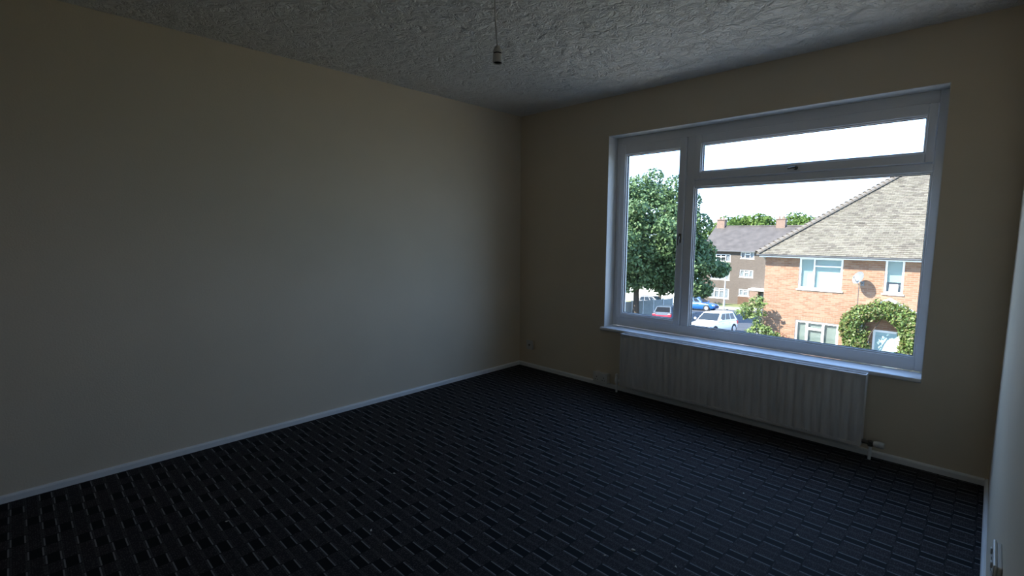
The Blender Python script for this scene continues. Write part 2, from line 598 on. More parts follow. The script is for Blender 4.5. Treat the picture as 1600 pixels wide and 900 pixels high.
def sash(name, x0, x1, z0, z1, w, gx):
    """an opening light: profiled frame, glazing bead, rubber gasket and pane"""
    s = ring_frame(MB(), x0, x1, z0, z1, w, 0.112, 0.185).build(name, UPVC, win, bevel=0.005)
    xi0, xi1, zi0, zi1 = x0 + w[0], x1 - w[1], z0 + w[2], z1 - w[3]
    ring_frame(MB(), xi0, xi1, zi0, zi1, (0.009,) * 4, 0.122, 0.155).build('glazing_bead', UPVC, s, bevel=0.003)
    ring_frame(MB(), xi0 + 0.009, xi1 - 0.009, zi0 + 0.009, zi1 - 0.009, (0.003,) * 4, 0.135, 0.153).build('gasket', RUBBER, s)
    B(xi0 + 0.009, xi1 - 0.009, 0.155, 0.159, zi0 + 0.009, zi1 - 0.009).build('pane', GLASS, s)
    return s


s1 = sash('casement', 1.034, 1.598, 0.594, 2.022, (0.044, 0.046, 0.034, 0.074), None)
s2 = sash('fanlight', 1.666, 3.024, 1.702, 2.022, (0.045, 0.038, 0.052, 0.062), None)
ring_frame(MB(), 1.664, 3.026, 0.592, 1.652, (0.010,) * 4, 0.140, 0.165).build('glazing_bead', UPVC, win, bevel=0.003)
ring_frame(MB(), 1.674, 3.016, 0.602, 1.642, (0.003,) * 4, 0.15, 0.164).build('gasket', RUBBER, win)
B(1.674, 3.016, 0.165, 0.169, 0.602, 1.642).build('pane', GLASS, win)
# handles
h = MB()
h.lathe([(0.013, 0), (0.013, -0.008), (0.009, -0.010), (0.008, -0.026)], (2.345, 0.112, 1.730), 'y', 14)
h.tube([(2.345, 0.086, 1.730), (2.335, 0.082, 1.730), (2.305, 0.083, 1.727)], [0.008, 0.007, 0.006], 8)
h.build('handle', BRASS, s2, smooth=True)
h = MB()
h.box(1.570, 1.588, 0.104, 0.112, 1.235, 1.305)
h.tube([(1.579, 0.104, 1.285), (1.579, 0.088, 1.285), (1.579, 0.084, 1.27), (1.577, 0.086, 1.215)], [0.008, 0.008, 0.008, 0.006], 8)
h.build('handle', BRASS, s1, smooth=True)
# sill with a rounded nose
sp = [(0.129, 0.517), (-0.012, 0.515), (-0.022, 0.511), (-0.026, 0.503), (-0.024, 0.494), (-0.016, 0.488), (0.129, 0.487)]
sl = MB().loft([[(x, y, z) for y, z in sp] for x in (WX0 + 0.001, WX1 - 0.001)])
nose = [(0.0, 0.515), (-0.012, 0.515), (-0.022, 0.511), (-0.026, 0.503), (-0.024, 0.494), (-0.016, 0.488), (0.0, 0.487)]
sl.loft([[(x, y - 0.0005, z) for y, z in nose] for x in (0.962, WX0 + 0.001)])
sl.build('window_sill', UPVC, win, smooth=True)

# ------------------------------------------------------------------ radiator
RX0, RX1, RZ0, RZ1, RYF = 1.212, 2.838, 0.072, 0.502, -0.100
rad = tag(empty('radiator', (2.02, -0.08, 0)), 'white fluted panel radiator under the window sill', 'radiator')
rad.location = (0, 0, 0)
# fluted front panel: pressed channels that fade out towards top and bottom
nfl = 32
x0, x1 = RX0 + 0.022, RX1 - 0.022
pitch = (x1 - x0) / nfl
cols = []
for i in range(nfl):
    for k in range(8):
        cols.append((x0 + pitch * (i + k / 8), k / 8))
cols.append((x1, 0.0))


def flute(f):
    if f < 0.5:
        return -0.5 + 0.5 * math.cos(2 * math.pi * (f / 0.5) * 0.5) if f < 0.25 else -0.5 + 0.5 * math.cos(2 * math.pi * 0.25)
    return 0.0


def chan(f):
    d = abs(f - 0.5)
    if d > 0.36:
        return 0.0
    if d < 0.20:
        return 1.0
    return 0.5 + 0.5 * math.cos(math.pi * (d - 0.20) / 0.16)


rows = [(RZ0, 0.0), (RZ0 + 0.020, 0.0), (RZ0 + 0.034, 1.0), (RZ1 - 0.052, 1.0), (RZ1 - 0.036, 0.0), (RZ1 - 0.014, 0.0)]
mb = MB()
vv, ff = [], []
for z, k in rows:
    vv.append((RX0 + 0.004, RYF + 0.006, z))
    for x, f in cols:
        vv.append((x, RYF + 0.006 - 0.0065 * k * chan(f), z))
    vv.append((RX1 - 0.004, RYF + 0.006, z))
n = len(cols) + 2
for r in range(len(rows) - 1):
    for c in range(n - 1):
        a = r * n + c
        ff.append((a, a + 1, a + 1 + n, a + n))
mb.add(vv, ff)
mb.box(RX0 + 0.004, RX1 - 0.004, RYF + 0.0062, RYF + 0.016, RZ0, RZ1 - 0.014)
mb.build('front_panel', RADM, rad, smooth=True)
B(RX0 + 0.01, RX1 - 0.01, -0.040, -0.030, RZ0 + 0.01, RZ1 - 0.02).build('rear_panel', RADM, rad, bevel=0.003)
for xa, xb in ((RX0, RX0 + 0.004), (RX1 - 0.004, RX1)):
    B(xa, xb, RYF, -0.030, RZ0 + 0.006, RZ1).build('side_panel', RADM, rad)
# lower and upper pressed seams
ms = MB()
k = 0
xx = RX0 + 0.006
while xx < RX1 - 0.03:
    ms.box(xx, xx + 0.019, RYF - 0.001, RYF + 0.004, RZ0 + 0.012, RZ0 + 0.019)
    xx += 0.0255
ms.build('spot_welds', RADM, rad)
tg = MB()
tg.box(RX0 + 0.004, RX1 - 0.004, RYF, RYF + 0.010, RZ1 - 0.014, RZ1)
tg.box(RX0 + 0.004, RX1 - 0.004, -0.040, -0.030, RZ1 - 0.014, RZ1)
xx = RX0 + 0.02
while xx < RX1 - 0.02:
    tg.box(xx, xx + 0.0155, RYF + 0.010, -0.040, RZ1 - 0.022, RZ1 - 0.015)
    xx += 0.020
tg.build('top_grille', RADM, rad)
for bx_ in (RX0 + 0.22, RX1 - 0.22):
    MB().box(bx_, bx_ + 0.03, -0.030, 0.0, RZ0 + 0.05, RZ1 - 0.08).build('bracket', RADM, rad)
# valves and pipes
vl = MB()
vl.tube([(RX0 - 0.045, -0.062, 0.0), (RX0 - 0.045, -0.062, 0.085)], 0.008, 10)
vl.tube([(RX0 - 0.045, -0.062, 0.098), (RX0 + 0.012, -0.062, 0.098)], 0.010, 10)
vl.lathe([(0.013, 0.075), (0.017, 0.085), (0.017, 0.112), (0.013, 0.118), (0.013, 0.150), (0.009, 0.154)], (RX0 - 0.045, -0.062, 0), 'z', 12)
vl.build('lockshield_valve', SKIRT, rad, smooth=True)
vl = MB()
MB().tube([(RX1 + 0.042, -0.062, 0.0), (RX1 + 0.042, -0.062, 0.082)], 0.008, 10).build('feed_pipe', SKIRT, rad, smooth=True)
vl.tube([(RX1 - 0.012, -0.062, 0.098), (RX1 + 0.042, -0.062, 0.098)], 0.011, 10)
vl.lathe([(0.013, 0.080), (0.015, 0.086), (0.015, 0.110)], (RX1 + 0.042, -0.062, 0), 'z', 12)
tv = vl.build('thermostatic_valve', BRASS, rad, smooth=True)
MB().lathe([(0.012, 0.0), (0.017, 0.006), (0.019, 0.02), (0.019, 0.046), (0.015, 0.052)], (RX1 + 0.055, -0.062, 0.098), 'x', 14).build('valve_head', PLAST, tv, smooth=True)

# ------------------------------------------------------------------ sockets
so = tag(empty('double_socket'), 'white surface-mounted double socket low on the wall left of the radiator', 'socket')
B(0.925, 1.062, -0.040, 0.0, 0.040, 0.122).build('back_box', PLAST, so, bevel=0.004)
fp = B(0.922, 1.065, -0.049, -0.040, 0.037, 0.125).build('face_plate', PLAST, so, bevel=0.003)
for sx in (0.958, 1.029):
    B(sx - 0.003, sx + 0.003, -0.0498, -0.0488, 0.080, 0.090).build('earth_slot', DARK, fp)
    for dx in (-0.011, 0.011):
        B(sx + dx - 0.004, sx + dx + 0.004, -0.0498, -0.0488, 0.060, 0.065).build('pin_slot', DARK, fp)
    B(sx - 0.006, sx + 0.006, -0.053, -0.049, 0.100, 0.115).build('rocker_switch', PLAST, fp, bevel=0.001)

tvs = tag(empty('aerial_socket'), 'small square wall outlet beside the corner of the room', 'socket')
B(0.120, 0.198, -0.022, 0.0, 0.185, 0.268).build('back_box', WALL, tvs, bevel=0.004)
fp = B(0.117, 0.201, -0.030, -0.022, 0.182, 0.271).build('face_plate', PLAST, tvs, bevel=0.003)
MB().lathe([(0.009, 0), (0.009, -0.006), (0.005, -0.006), (0.005, -0.002)], (0.159, -0.030, 0.226), 'y', 14).build('aerial_port', BRASS, fp, smooth=True)

rs = tag(empty('wall_socket'), 'white wall socket on the blue-lit side wall at the picture edge', 'socket')
B(W - 0.010, W, -1.893, -1.757, 0.438, 0.516).build('back_box', PLAST, rs, bevel=0.003)
fp = B(W - 0.017, W - 0.010, -1.898, -1.752, 0.434, 0.520).build('face_plate', PLAST, rs, bevel=0.003)
for cy_ in (-1.788, -1.862):
    B(W - 0.0176, W - 0.0168, cy_ - 0.003, cy_ + 0.003, 0.476, 0.486).build('earth_slot', DARK, fp)
    for dy in (-0.011, 0.011):
        B(W - 0.0176, W - 0.0168, cy_ + dy - 0.004, cy_ + dy + 0.004, 0.456, 0.461).build('pin_slot', DARK, fp)
    B(W - 0.021, W - 0.017, cy_ - 0.006, cy_ + 0.006, 0.496, 0.511).build('rocker_switch', PLAST, fp, bevel=0.001)

# ------------------------------------------------------------------ pendant lamp holder
PX, PY = 1.792, -2.031
pen = tag(empty('pendant_lamp_holder', (PX, PY, 1.992)), 'bare bulbless lamp holder hanging on a thin flex from the ceiling', 'pendant light')
MB().lathe([(0.006, 0.068), (0.013, 0.060), (0.0185, 0.045), (0.0185, 0.039)], (0, 0, 0), 'z', 20).build('cap', PLAST, pen, smooth=True)
MB().lathe([(0.0165, 0.039), (0.0165, 0.034)], (0, 0, 0), 'z', 20).build('collar', RUBBER, pen, smooth=True)
MB().lathe([(0.0180, 0.034), (0.0195, 0.012), (0.0205, 0.0), (0.0180, 0.0), (0.0165, 0.020), (0.001, 0.022)], (0, 0, 0), 'z', 20, cap=False).build('skirt', PLAST, pen, smooth=True)
MB().lathe([(0.0163, 0.004), (0.001, 0.004)], (0, 0, 0), 'z', 20).build('bulb_socket', DARK, pen)
fl = []
for i in range(13):
    t = i / 12
    fl.append((-0.010 * math.sin(math.pi * t) * (1 - 0.3 * t), -0.006 * math.sin(math.pi * t), 0.066 + t * (H - 1.992 - 0.069)))
MB().tube(fl, 0.0030, 8).build('flex', PLAST, pen, smooth=True)
MB().lathe([(0.048, H - 1.992), (0.048, H - 1.992 - 0.012), (0.040, H - 1.992 - 0.026), (0.012, H - 1.992 - 0.032), (0.006, H - 1.992 - 0.040)], (0, 0, 0), 'z', 24).build('ceiling_rose', PLAST, pen, smooth=True)


# ------------------------------------------------------------------ lint on the carpet
def unproj(px, py):
    return (fw + rt2 * ((px - 800) / FPX) - up2 * ((py - 450) / FPX))


LABS = ['pale lint speck on the carpet by the long wall', 'pale lint speck in the middle of the carpet', 'curled pale lint scrap on the carpet, left of centre',
        'bright round lint speck near the front edge of the carpet', 'flat pale lint scrap near the front edge of the carpet', 'pale lint crumb at the very front of the carpet',
        'pale lint scrap on the carpet towards the side wall', 'tiny pale lint crumb on the carpet in front of the radiator']
rnd = random.Random(4)
for (px, py, sz), lb in zip([(354, 815, .005), (616, 740, .007), (580, 829, .007), (945, 868, .005), (989, 860, .009), (1056, 886, .006), (1246, 837, .008), (1162, 771, .005)], LABS):
    d = unproj(px, py)
    t = -CZ / d.z
    P = Vector((CX, CY, CZ)) + d * t
    a0 = rnd.uniform(0, 6)
    rings = []
    for r_, h_ in ((0.5, 0.0), (1.0, 0.25), (0.8, 0.55), (0.2, 0.7)):
        rings.append([(r_ * sz * (1 + 0.35 * math.sin(3 * k + a0)) * math.cos(k * math.pi / 4), 0.6 * r_ * sz * (1 + 0.3 * math.cos(2 * k + a0)) * math.sin(k * math.pi / 4), h_ * sz) for k in range(8)])
    o = MB().loft(rings).build('lint_speck', LINT, smooth=True)
    o.location = (P.x, P.y, 0.0)
    o.rotation_euler = (0, 0, a0)
    tag(o, lb, 'lint', 'lint specks on the carpet')


# ------------------------------------------------------------------ outside ground (falls away from the window)
def gz(x, y):
    return CZ - 4.2 - 0.08 * ((x - CX) * math.sin(YAW) + (y - CY) * math.cos(YAW))


def slab(name, mat, x0, x1, y0, y1, top, depth=0.3):
    q = [(x0, y0), (x1, y0), (x1, y1), (x0, y1)]
    vs = [(x, y, gz(x, y) + top - depth) for x, y in q] + [(x, y, gz(x, y) + top) for x, y in q]
    return MB().add(vs, [(3, 2, 1, 0), (4, 5, 6, 7), (0, 1, 5, 4), (1, 2, 6, 5), (2, 3, 7, 6), (3, 0, 4, 7)]).build(name, mat)


struct(slab('ground', GRASS, -90, 40, 1.0, 150, -0.10, 0.5), 'grassy ground falling away from the window')
struct(slab('road', ASPH, -18.6, -8.2, 2, 47.0, 0.0, 0.14), 'grey asphalt street between the fence and the brick house')
struct(slab('crossing_road', ASPH, -70, 30, 47.0, 54.2, 0.0, 0.14), 'grey asphalt side street in front of the flats')
struct(slab('pavement', PAVE, -8.2, -6.2, 2, 46.4, 0.10, 0.3), 'pale pavement beside the brick house')
struct(slab('footpath', PAVE, -20.6, -18.6, 2, 46.4, 0.10, 0.3), 'pale pavement under the big tree')
struct(slab('flats_pavement', PAVE, -70, 30, 54.3, 58.2, 0.10, 0.3), 'pale pavement in front of the flats')
struct(slab('bounce_yard', BOUNCE_YARD, -8, 16, 1.2, 12.0, 0.02, 0.2), 'pale paved yard below the window')  # out of view, added as a reflector for the ceiling and upper walls
struct(slab('garden_path', PAVE, -0.4, 1.6, 12.0, 18.9, 0.02, 0.2), 'pale garden path to the house door')
struct(slab('forecourt', PAVE, -60, -20.9, 38, 46.8, 0.03, 0.2), 'sunlit pale forecourt behind the fence')


# ------------------------------------------------------------------ foliage helper
def leaf_mesh(name, mat, parent, blobs, n, size, seed, fill=0.35, aspect=0.62, flat=0.0):
    """many small bent leaves filling and coating a set of ellipsoids"""
    rg = np.random.default_rng(seed)
    bl = np.array([list(b) for b in blobs], float)
    cen, rad_ = bl[:, :3], bl[:, 3:6]
    wgt = (rad_[:, 0] * rad_[:, 1] + rad_[:, 0] * rad_[:, 2] + rad_[:, 1] * rad_[:, 2])
    idx = rg.choice(len(bl), n, p=wgt / wgt.sum())
    d = rg.normal(size=(n, 3))
    d /= np.linalg.norm(d, axis=1)[:, None]
    rr = np.where(rg.random(n) < fill, rg.random(n) ** 0.5, 0.86 + 0.20 * rg.random(n))
    P = cen[idx] + d * rad_[idx] * rr[:, None]
    nrm = d + rg.normal(size=(n, 3)) * 0.75 + np.array([0, 0, 0.35])
    nrm /= np.linalg.norm(nrm, axis=1)[:, None]
    t1 = np.cross(nrm, rg.normal(size=(n, 3)))
    t1 /= np.linalg.norm(t1, axis=1)[:, None]
    t2 = np.cross(nrm, t1)
    s = size * (0.6 + 0.8 * rg.random(n))[:, None]
    a = P - t1 * s
    b = P + t2 * s * aspect + nrm * s * 0.18
    c = P + t1 * s
    e_ = P - t2 * s * aspect + nrm * s * 0.18
    V = np.stack([a, b, c, e_], 1).reshape(-1, 3)
    me = bpy.data.meshes.new(name)
    me.vertices.add(len(V))
    me.vertices.foreach_set('co', V.astype(np.float32).ravel())
    nf = n * 2
    me.loops.add(nf * 3)
    base = np.arange(n)[:, None] * 4
    F = np.concatenate([base + np.array([0, 1, 2]), base + np.array([0, 2, 3])], 1).reshape(-1)
    me.loops.foreach_set('vertex_index', F.astype(np.int32))
    me.polygons.add(nf)
    me.polygons.foreach_set('loop_start', (np.arange(nf) * 3).astype(np.int32))
    me.polygons.foreach_set('loop_total', np.full(nf, 3, np.int32))
    me.update(calc_edges=True)
    me.materials.append(mat)
    o = bpy.data.objects.new(name, me)
    COL.objects.link(o)
    if parent is not None:
        o.parent = parent
    return o


def blobs_in(center, radii, n, r0, r1, seed, low=-1.0):
    rg = random.Random(seed)
    out = []
    while len(out) < n:
        d = Vector((rg.gauss(0, 1), rg.gauss(0, 1), rg.gauss(0, 1))).normalized()
        if d.z < low:
            continue
        k = rg.uniform(0.55, 0.92)
        r = rg.uniform(r0, r1)
        out.append((center[0] + d.x * radii[0] * k, center[1] + d.y * radii[1] * k, center[2] + d.z * radii[2] * k, r, r, r * 0.8))
    return out


# big street tree
def big_tree():
    bx, by = -20.2, 37.0
    bz = gz(bx, by)
    t = tag(empty('street_tree', (bx, by, bz)), 'big dark green leafy tree standing beside the street fence', 'tree')
    cz = 7.8
    bl = blobs_in((0.4, 0.3, cz), (5.6, 5.4, 6.0), 120, 0.6, 1.5, 3)
    bl += blobs_in((4.3, 1.6, cz - 3.0), (3.3, 3.2, 2.7), 46, 0.5, 1.1, 8)
    bl += blobs_in((-1.5, 0.0, cz - 3.2), (3.6, 3.4, 2.3), 36, 0.5, 1.0, 9)
    bl += [(0.4, 0.3, cz, 3.9, 3.7, 4.4), (4.0, 1.4, cz - 2.8, 2.0, 2.0, 1.8)]
    leaf_mesh('crown', LEAF_D, t, bl, 70000, 0.145, 5, fill=0.3)
    tk = MB()
    tk.tube([(0, 0, -0.1), (0.05, 0, 1.0), (-0.05, 0.1, 2.4), (0.1, 0.1, 4.2), (0.4, 0.2, 7.0), (0.6, 0.3, 9.5)], [0.36, 0.28, 0.25, 0.22, 0.15, 0.05], 12)
    for a, z in ((0.4, 2.9), (1.7, 3.3), (3.0, 2.8), (4.2, 3.6), (5.3, 3.1), (2.3, 4.6), (0.9, 5.2)):
        ca, sa = math.cos(a), math.sin(a)
        tk.tube([(0, 0.1, z), (ca * 1.2, sa * 1.2, z + 0.9), (ca * 2.6, sa * 2.6, z + 2.3), (ca * 3.6, sa * 3.6, z + 3.6)], [0.13, 0.10, 0.06, 0.02], 8)
    tk.build('trunk', BARK, t, smooth=True)


big_tree()


def bare_trunk_tree(x, y, hgt, rad_, seed, label, ln=9000):
    z = gz(x, y)
    t = tag(empty('street_tree', (x, y, z)), label, 'tree')
    bl = blobs_in((0, 0, hgt * 0.66), (rad_, rad_, hgt * 0.34), 34, rad_ * 0.25, rad_ * 0.4, seed)
    leaf_mesh('crown', LEAF_D, t, bl, ln, 0.20, seed, fill=0.35)
    tk = MB()
    tk.tube([(0, 0, -0.1), (0.05, 0.05, hgt * 0.3), (0, 0, hgt * 0.75)], [0.24, 0.18, 0.06], 10)
    for a in (0.3, 2.2, 4.4):
        tk.tube([(0.04, 0.04, hgt * 0.3), (math.cos(a) * rad_ * 0.35, math.sin(a) * rad_ * 0.35, hgt * 0.5), (math.cos(a) * rad_ * 0.6, math.sin(a) * rad_ * 0.6, hgt * 0.66)], [0.10, 0.07, 0.03], 8)
    tk.build('trunk', BARK, t, smooth=True)


bare_trunk_tree(-29.0, 58.4, 8.2, 2.8, 21, 'dark green tree standing behind the big street tree')

# trees beyond the flats
far = [(-41.5, 91, 14.4, 5.0, 'light green tree over the roof beside the first chimney of the flats'),
       (-36.5, 103, 17.2, 5.4, 'tall rounded light green tree behind the middle of the flats roof'),
       (-29.0, 91, 14.9, 5.2, 'light green tree rising just before the second chimney of the flats'),
       (-24.0, 103, 16.0, 5.2, 'light green tree standing directly behind the second chimney of the flats'),
       (-17.5, 91, 14.2, 5.0, 'light green tree beyond the flats touching the house roof edge'),
       (-12.0, 103, 15.6, 5.2, 'light green tree beyond the flats mostly hidden by the house roof'),
       (-53.5, 91, 13.5, 4.8, 'light green tree showing only behind the big street tree')]
for i, (x, y, hh, rr, lb) in enumerate(far):
    z = gz(x, y)
    t = tag(empty('far_tree', (x, y, z)), lb, 'tree', 'trees beyond the flats')
    bl = blobs_in((0, 0, hh - rr * 0.95), (rr, rr, rr * 0.9), 40, rr * 0.22, rr * 0.36, 40 + i, low=-0.7)
    bl += [(0, 0, hh - rr * 1.2, rr * 0.75, rr * 0.75, rr * 0.8)]
    leaf_mesh('crown', LEAF_F, t, bl, 7000, 0.30, 60 + i, fill=0.2)
    MB().tube([(0, 0, -0.2), (0.1, 0, hh * 0.4), (0, 0.1, hh * 0.75)], [0.35, 0.26, 0.1], 8).build('trunk', BARK, t, smooth=True)


# ------------------------------------------------------------------ windows of buildings
def facade_window(parent, x0, x1, z0, z1, y, bars_x, transoms, backs, fw_=0.06, sill=True, bar=0.055):
    """a framed window set in a facade facing -y. transoms: (xa, xb, z). backs: list of (xa, xb, za, zb, material) blinds behind the panes"""
    w = ring_frame(MB(), x0, x1, z0, z1, (fw_,) * 4, y - 0.02, y + 0.07).build('window', WHITE, parent)
    for bxx in bars_x:
        B(bxx - bar / 2, bxx + bar / 2, y - 0.015, y + 0.06, z0 + fw_, z1 - fw_).build('glazing_bar', WHITE, w)
    for xa, xb, z in transoms:
        B(xa, xb, y - 0.014, y + 0.06, z - bar / 2, z + bar / 2).build('glazing_bar', WHITE, w)
    edges = [x0 + fw_] + sorted(bars_x) + [x1 - fw_]
    for a, b_ in zip(edges[:-1], edges[1:]):
        B(a + 0.004, b_ - 0.004, y + 0.025, y + 0.03, z0 + fw_, z1 - fw_).build('pane', GLASS, w)
    for xa, xb, za, zb, m_ in backs:
        B(xa, xb, y + 0.10, y + 0.115, za, zb).build('blind', m_, w)
    B(x0 + 0.01, x1 - 0.01, y + 0.19, y + 0.20, z0 + 0.01, z1 - 0.01).build('dark_backing', DARKIN, w)  # flat dark sheet standing in for the shade of an unmodelled room
    if sill:
        B(x0 - 0.05, x1 + 0.05, y - 0.10, y + 0.02, z0 - 0.05, z0).build('sill', WHITE, w)
    return w


def wall_with_holes(mb, x0, x1, z0, z1, y0, y1, holes):
    """front wall slab as strips of boxes around rectangular holes"""
    xs = sorted(set([x0, x1] + [h_[0] for h_ in holes] + [h_[1] for h_ in holes]))
    for a, b_ in zip(xs[:-1], xs[1:]):
        cur = z0
        for h_ in sorted([h_ for h_ in holes if h_[0] < (a + b_) / 2 < h_[1]], key=lambda q: q[2]):
            if h_[2] > cur:
                mb.box(a, b_, y0, y1, cur, h_[2])
            cur = h_[3]
        if cur < z1:
            mb.box(a, b_, y0, y1, cur, z1)
    return mb


# ------------------------------------------------------------------ brick house opposite
HX0, HX1, HY0, HY1, HZE = -3.61, 8.2, 19.0, 28.2, 0.43
HZB = -5.1
house = tag(empty('brick_house', (0, 19, HZB)), 'orange brick house with a weathered hipped tile roof across the garden', 'house')
house.location = (0, 0, 0)
holes = [(-2.32, -0.815, -0.88, 0.385), (0.495, 1.06, -0.83, 0.425), (-2.325, -0.80, -3.35, -2.19), (0.30, 1.10, -4.6, -2.22)]
wl = MB()
wall_with_holes(wl, HX0, HX1, HZB, HZE, HY0, HY0 + 0.24, holes)
wl.box(HX0, HX0 + 0.24, HY0 + 0.24, HY1, HZB, HZE).box(HX1 - 0.24, HX1, HY0 + 0.24, HY1, HZB, HZE).box(HX0 + 0.24, HX1 - 0.24, HY1 - 0.24, HY1, HZB, HZE)
wl.build('wall', BRICK, house)
# soldier course above the ground floor window
for i in range(19):
    xx = -2.40 + i * 0.087
    B(xx, xx + 0.079, HY0 - 0.006, HY0 + 0.02, -2.185, -1.965).build('soldier_brick', BRICK, house)

facade_window(house, -2.32, -0.815, -0.88, 0.385, HY0 + 0.05, [-1.79], [(-1.76, -0.875, 0.055)],
              [(-2.26, -1.82, -0.82, 0.32, TEALB), (-1.76, -0.88, -0.82, 0.32, TEALB)], 0.07)
w1 = [o for o in house.children if o.name.startswith('window')][-1]
B(-2.02, -1.83, HY0 + 0.135, HY0 + 0.148, -0.80, -0.28).build('net_curtain', NET, w1)
B(-1.60, -0.89, HY0 + 0.135, HY0 + 0.148, -0.80, -0.18).build('net_curtain', NET, w1)
facade_window(house, 0.495, 1.06, -0.83, 0.425, HY0 + 0.05, [], [], [(0.55, 1.0, -0.42, 0.36, TEALB)], 0.065)
w3 = [o for o in house.children if o.name.startswith('window')][-1]
B(0.64, 0.90, HY0 + 0.15, HY0 + 0.17, -0.76, -0.50).build('white_board', NET, w3)
facade_window(house, -2.325, -0.80, -3.35, -2.19, HY0 + 0.05, [-1.905, -1.335], [(-1.88, -1.36, -2.50)],
              [(-2.26, -1.94, -3.30, -2.24, GREYB), (-1.87, -1.37, -3.30, -2.24, GREYB), (-1.30, -0.86, -3.30, -2.24, GREYB)], 0.075, bar=0.085)
# front door under the porch
dr = MB()
dr.box(0.37, 1.03, HY0 + 0.02, HY0 + 0.07, -4.58, -2.30)
door = dr.build('door', DOORM, house)
for z0_, z1_ in ((-4.4, -3.7), (-3.5, -2.95)):
    for xa in (0.44, 0.72):
        B(xa, xa + 0.24, HY0 + 0.010, HY0 + 0.022, z0_, z1_).build('raised_panel', DOORM, door, bevel=0.006)
B(0.44, 0.96, HY0 + 0.010, HY0 + 0.022, -2.80, -2.45).build('raised_panel', DOORM, door, bevel=0.006)
MB().lathe([(0.012, 0), (0.012, -0.03), (0.025, -0.04), (0.022, -0.06)], (0.97, HY0 + 0.02, -3.5), 'y', 12).build('door_knob', BRASS, door, smooth=True)
ring_frame(MB(), 0.30, 1.10, -4.6, -2.22, (0.07, 0.07, 0.02, 0.08), HY0 - 0.01, HY0 + 0.10).build('door_frame', WHITE, house)
# gabled porch hood in white boards
pc = empty('porch_hood')
pc.parent = house
px0, px1, pzr, pze = -0.10, 1.56, -1.04, -1.52
pxm = (px0 + px1) / 2
for sgn, xe in ((-1, px0), (1, px1)):
    MB().add([(pxm, HY0 - 0.40, pzr), (xe, HY0 - 0.40, pze), (xe, HY0 - 0.02, pze), (pxm, HY0 - 0.02, pzr),
              (pxm, HY0 - 0.40, pzr + 0.06), (xe, HY0 - 0.40, pze + 0.06), (xe, HY0 - 0.02, pze + 0.06), (pxm, HY0 - 0.02, pzr + 0.06)],
             [(3, 2, 1, 0), (4, 5, 6, 7), (0, 1, 5, 4), (1, 2, 6, 5), (2, 3, 7, 6), (3, 0, 4, 7)]).build('hood_board', WHITE, pc)
for xe in (-0.05, 1.30):
    B(xe - 0.05, xe + 0.05, HY0 - 0.40, HY0 - 0.30, gz(xe, 18.4), -1.42).build('porch_post', WHITE, pc)
B(0.02, 0.24, HY0 - 0.36, HY0 - 0.33, -4.6, -2.62).build('porch_side_panel', WHITE, pc)

# hipped roof
OV = 0.40
ex0, ex1, ey0, ey1 = HX0 - 0.22, HX1 + 0.22, HY0 - OV, HY1 + OV
ez = 0.50
TP = 0.80
half = (ey1 - ey0) / 2
rz = ez + half * TP
ra, rb_ = (ex0 + half, (ey0 + ey1) / 2, rz), (ex1 - half, (ey0 + ey1) / 2, rz)
if rb_[0] < ra[0]:
    rb_ = ra
cs = [(ex0, ey0, ez), (ex1, ey0, ez), (ex1, ey1, ez), (ex0, ey1, ez)]
apex = [ra, rb_]
roof = MB().add(cs + apex, [(0, 1, 5, 4), (1, 2, 5), (2, 3, 4, 5), (3, 0, 4), (3, 2, 1, 0)]).build('roof', HIPT, house)
# plain tiles laid course by course over the front slope
tv_, tf_ = [], []
rg = random.Random(9)
gauge, tw = 0.105, 0.168
sl_len = math.hypot(1, TP)
uy, uz = 1 / sl_len, TP / sl_len
ny, nzz = -TP / sl_len, 1 / sl_len
ncourse = int(half * sl_len / gauge)
for c in range(ncourse):
    s0 = c * gauge - 0.03
    yin = (s0 + gauge) * uy
    xa, xb = ex0 + max(0, yin) - 0.02, ex1 - max(0, yin) + 0.02
    xx = xa - (0.5 * tw if c % 2 else 0) + 0.0
    xx = math.floor(xa / tw) * tw + (0.5 * tw if c % 2 else 0)
    while xx < xb:
        if xx + tw * 0.5 > xa:
            x0_, x1_ = xx + 0.002, xx + tw - 0.002
            lift = 0.030 + rg.uniform(-0.004, 0.009)
            dn = rg.uniform(-0.006, 0.006)
            sA, sB = s0 + dn, s0 + gauge * 1.15
            for s_, l0, l1 in ((sA, lift - 0.016, lift), (sB, 0.004, 0.016)):
                for l_ in (l0, l1):
                    for xq in (x0_, x1_):
                        tv_.append((xq, ey0 + s_ * uy + l_ * ny, ez + s_ * uz + l_ * nzz))
            k = len(tv_) - 8
            # 0,1 low front; 2,3 top front; 4,5 low back; 6,7 top back
            tf_ += [(k + 0, k + 1, k + 3, k + 2), (k + 2, k + 3, k + 7, k + 6), (k + 0, k + 2, k + 6, k + 4), (k + 1, k + 5, k + 7, k + 3)]
        xx += tw
tag(MB().add(tv_, tf_).build('roof_tiles', TILE, roof), kind='stuff')
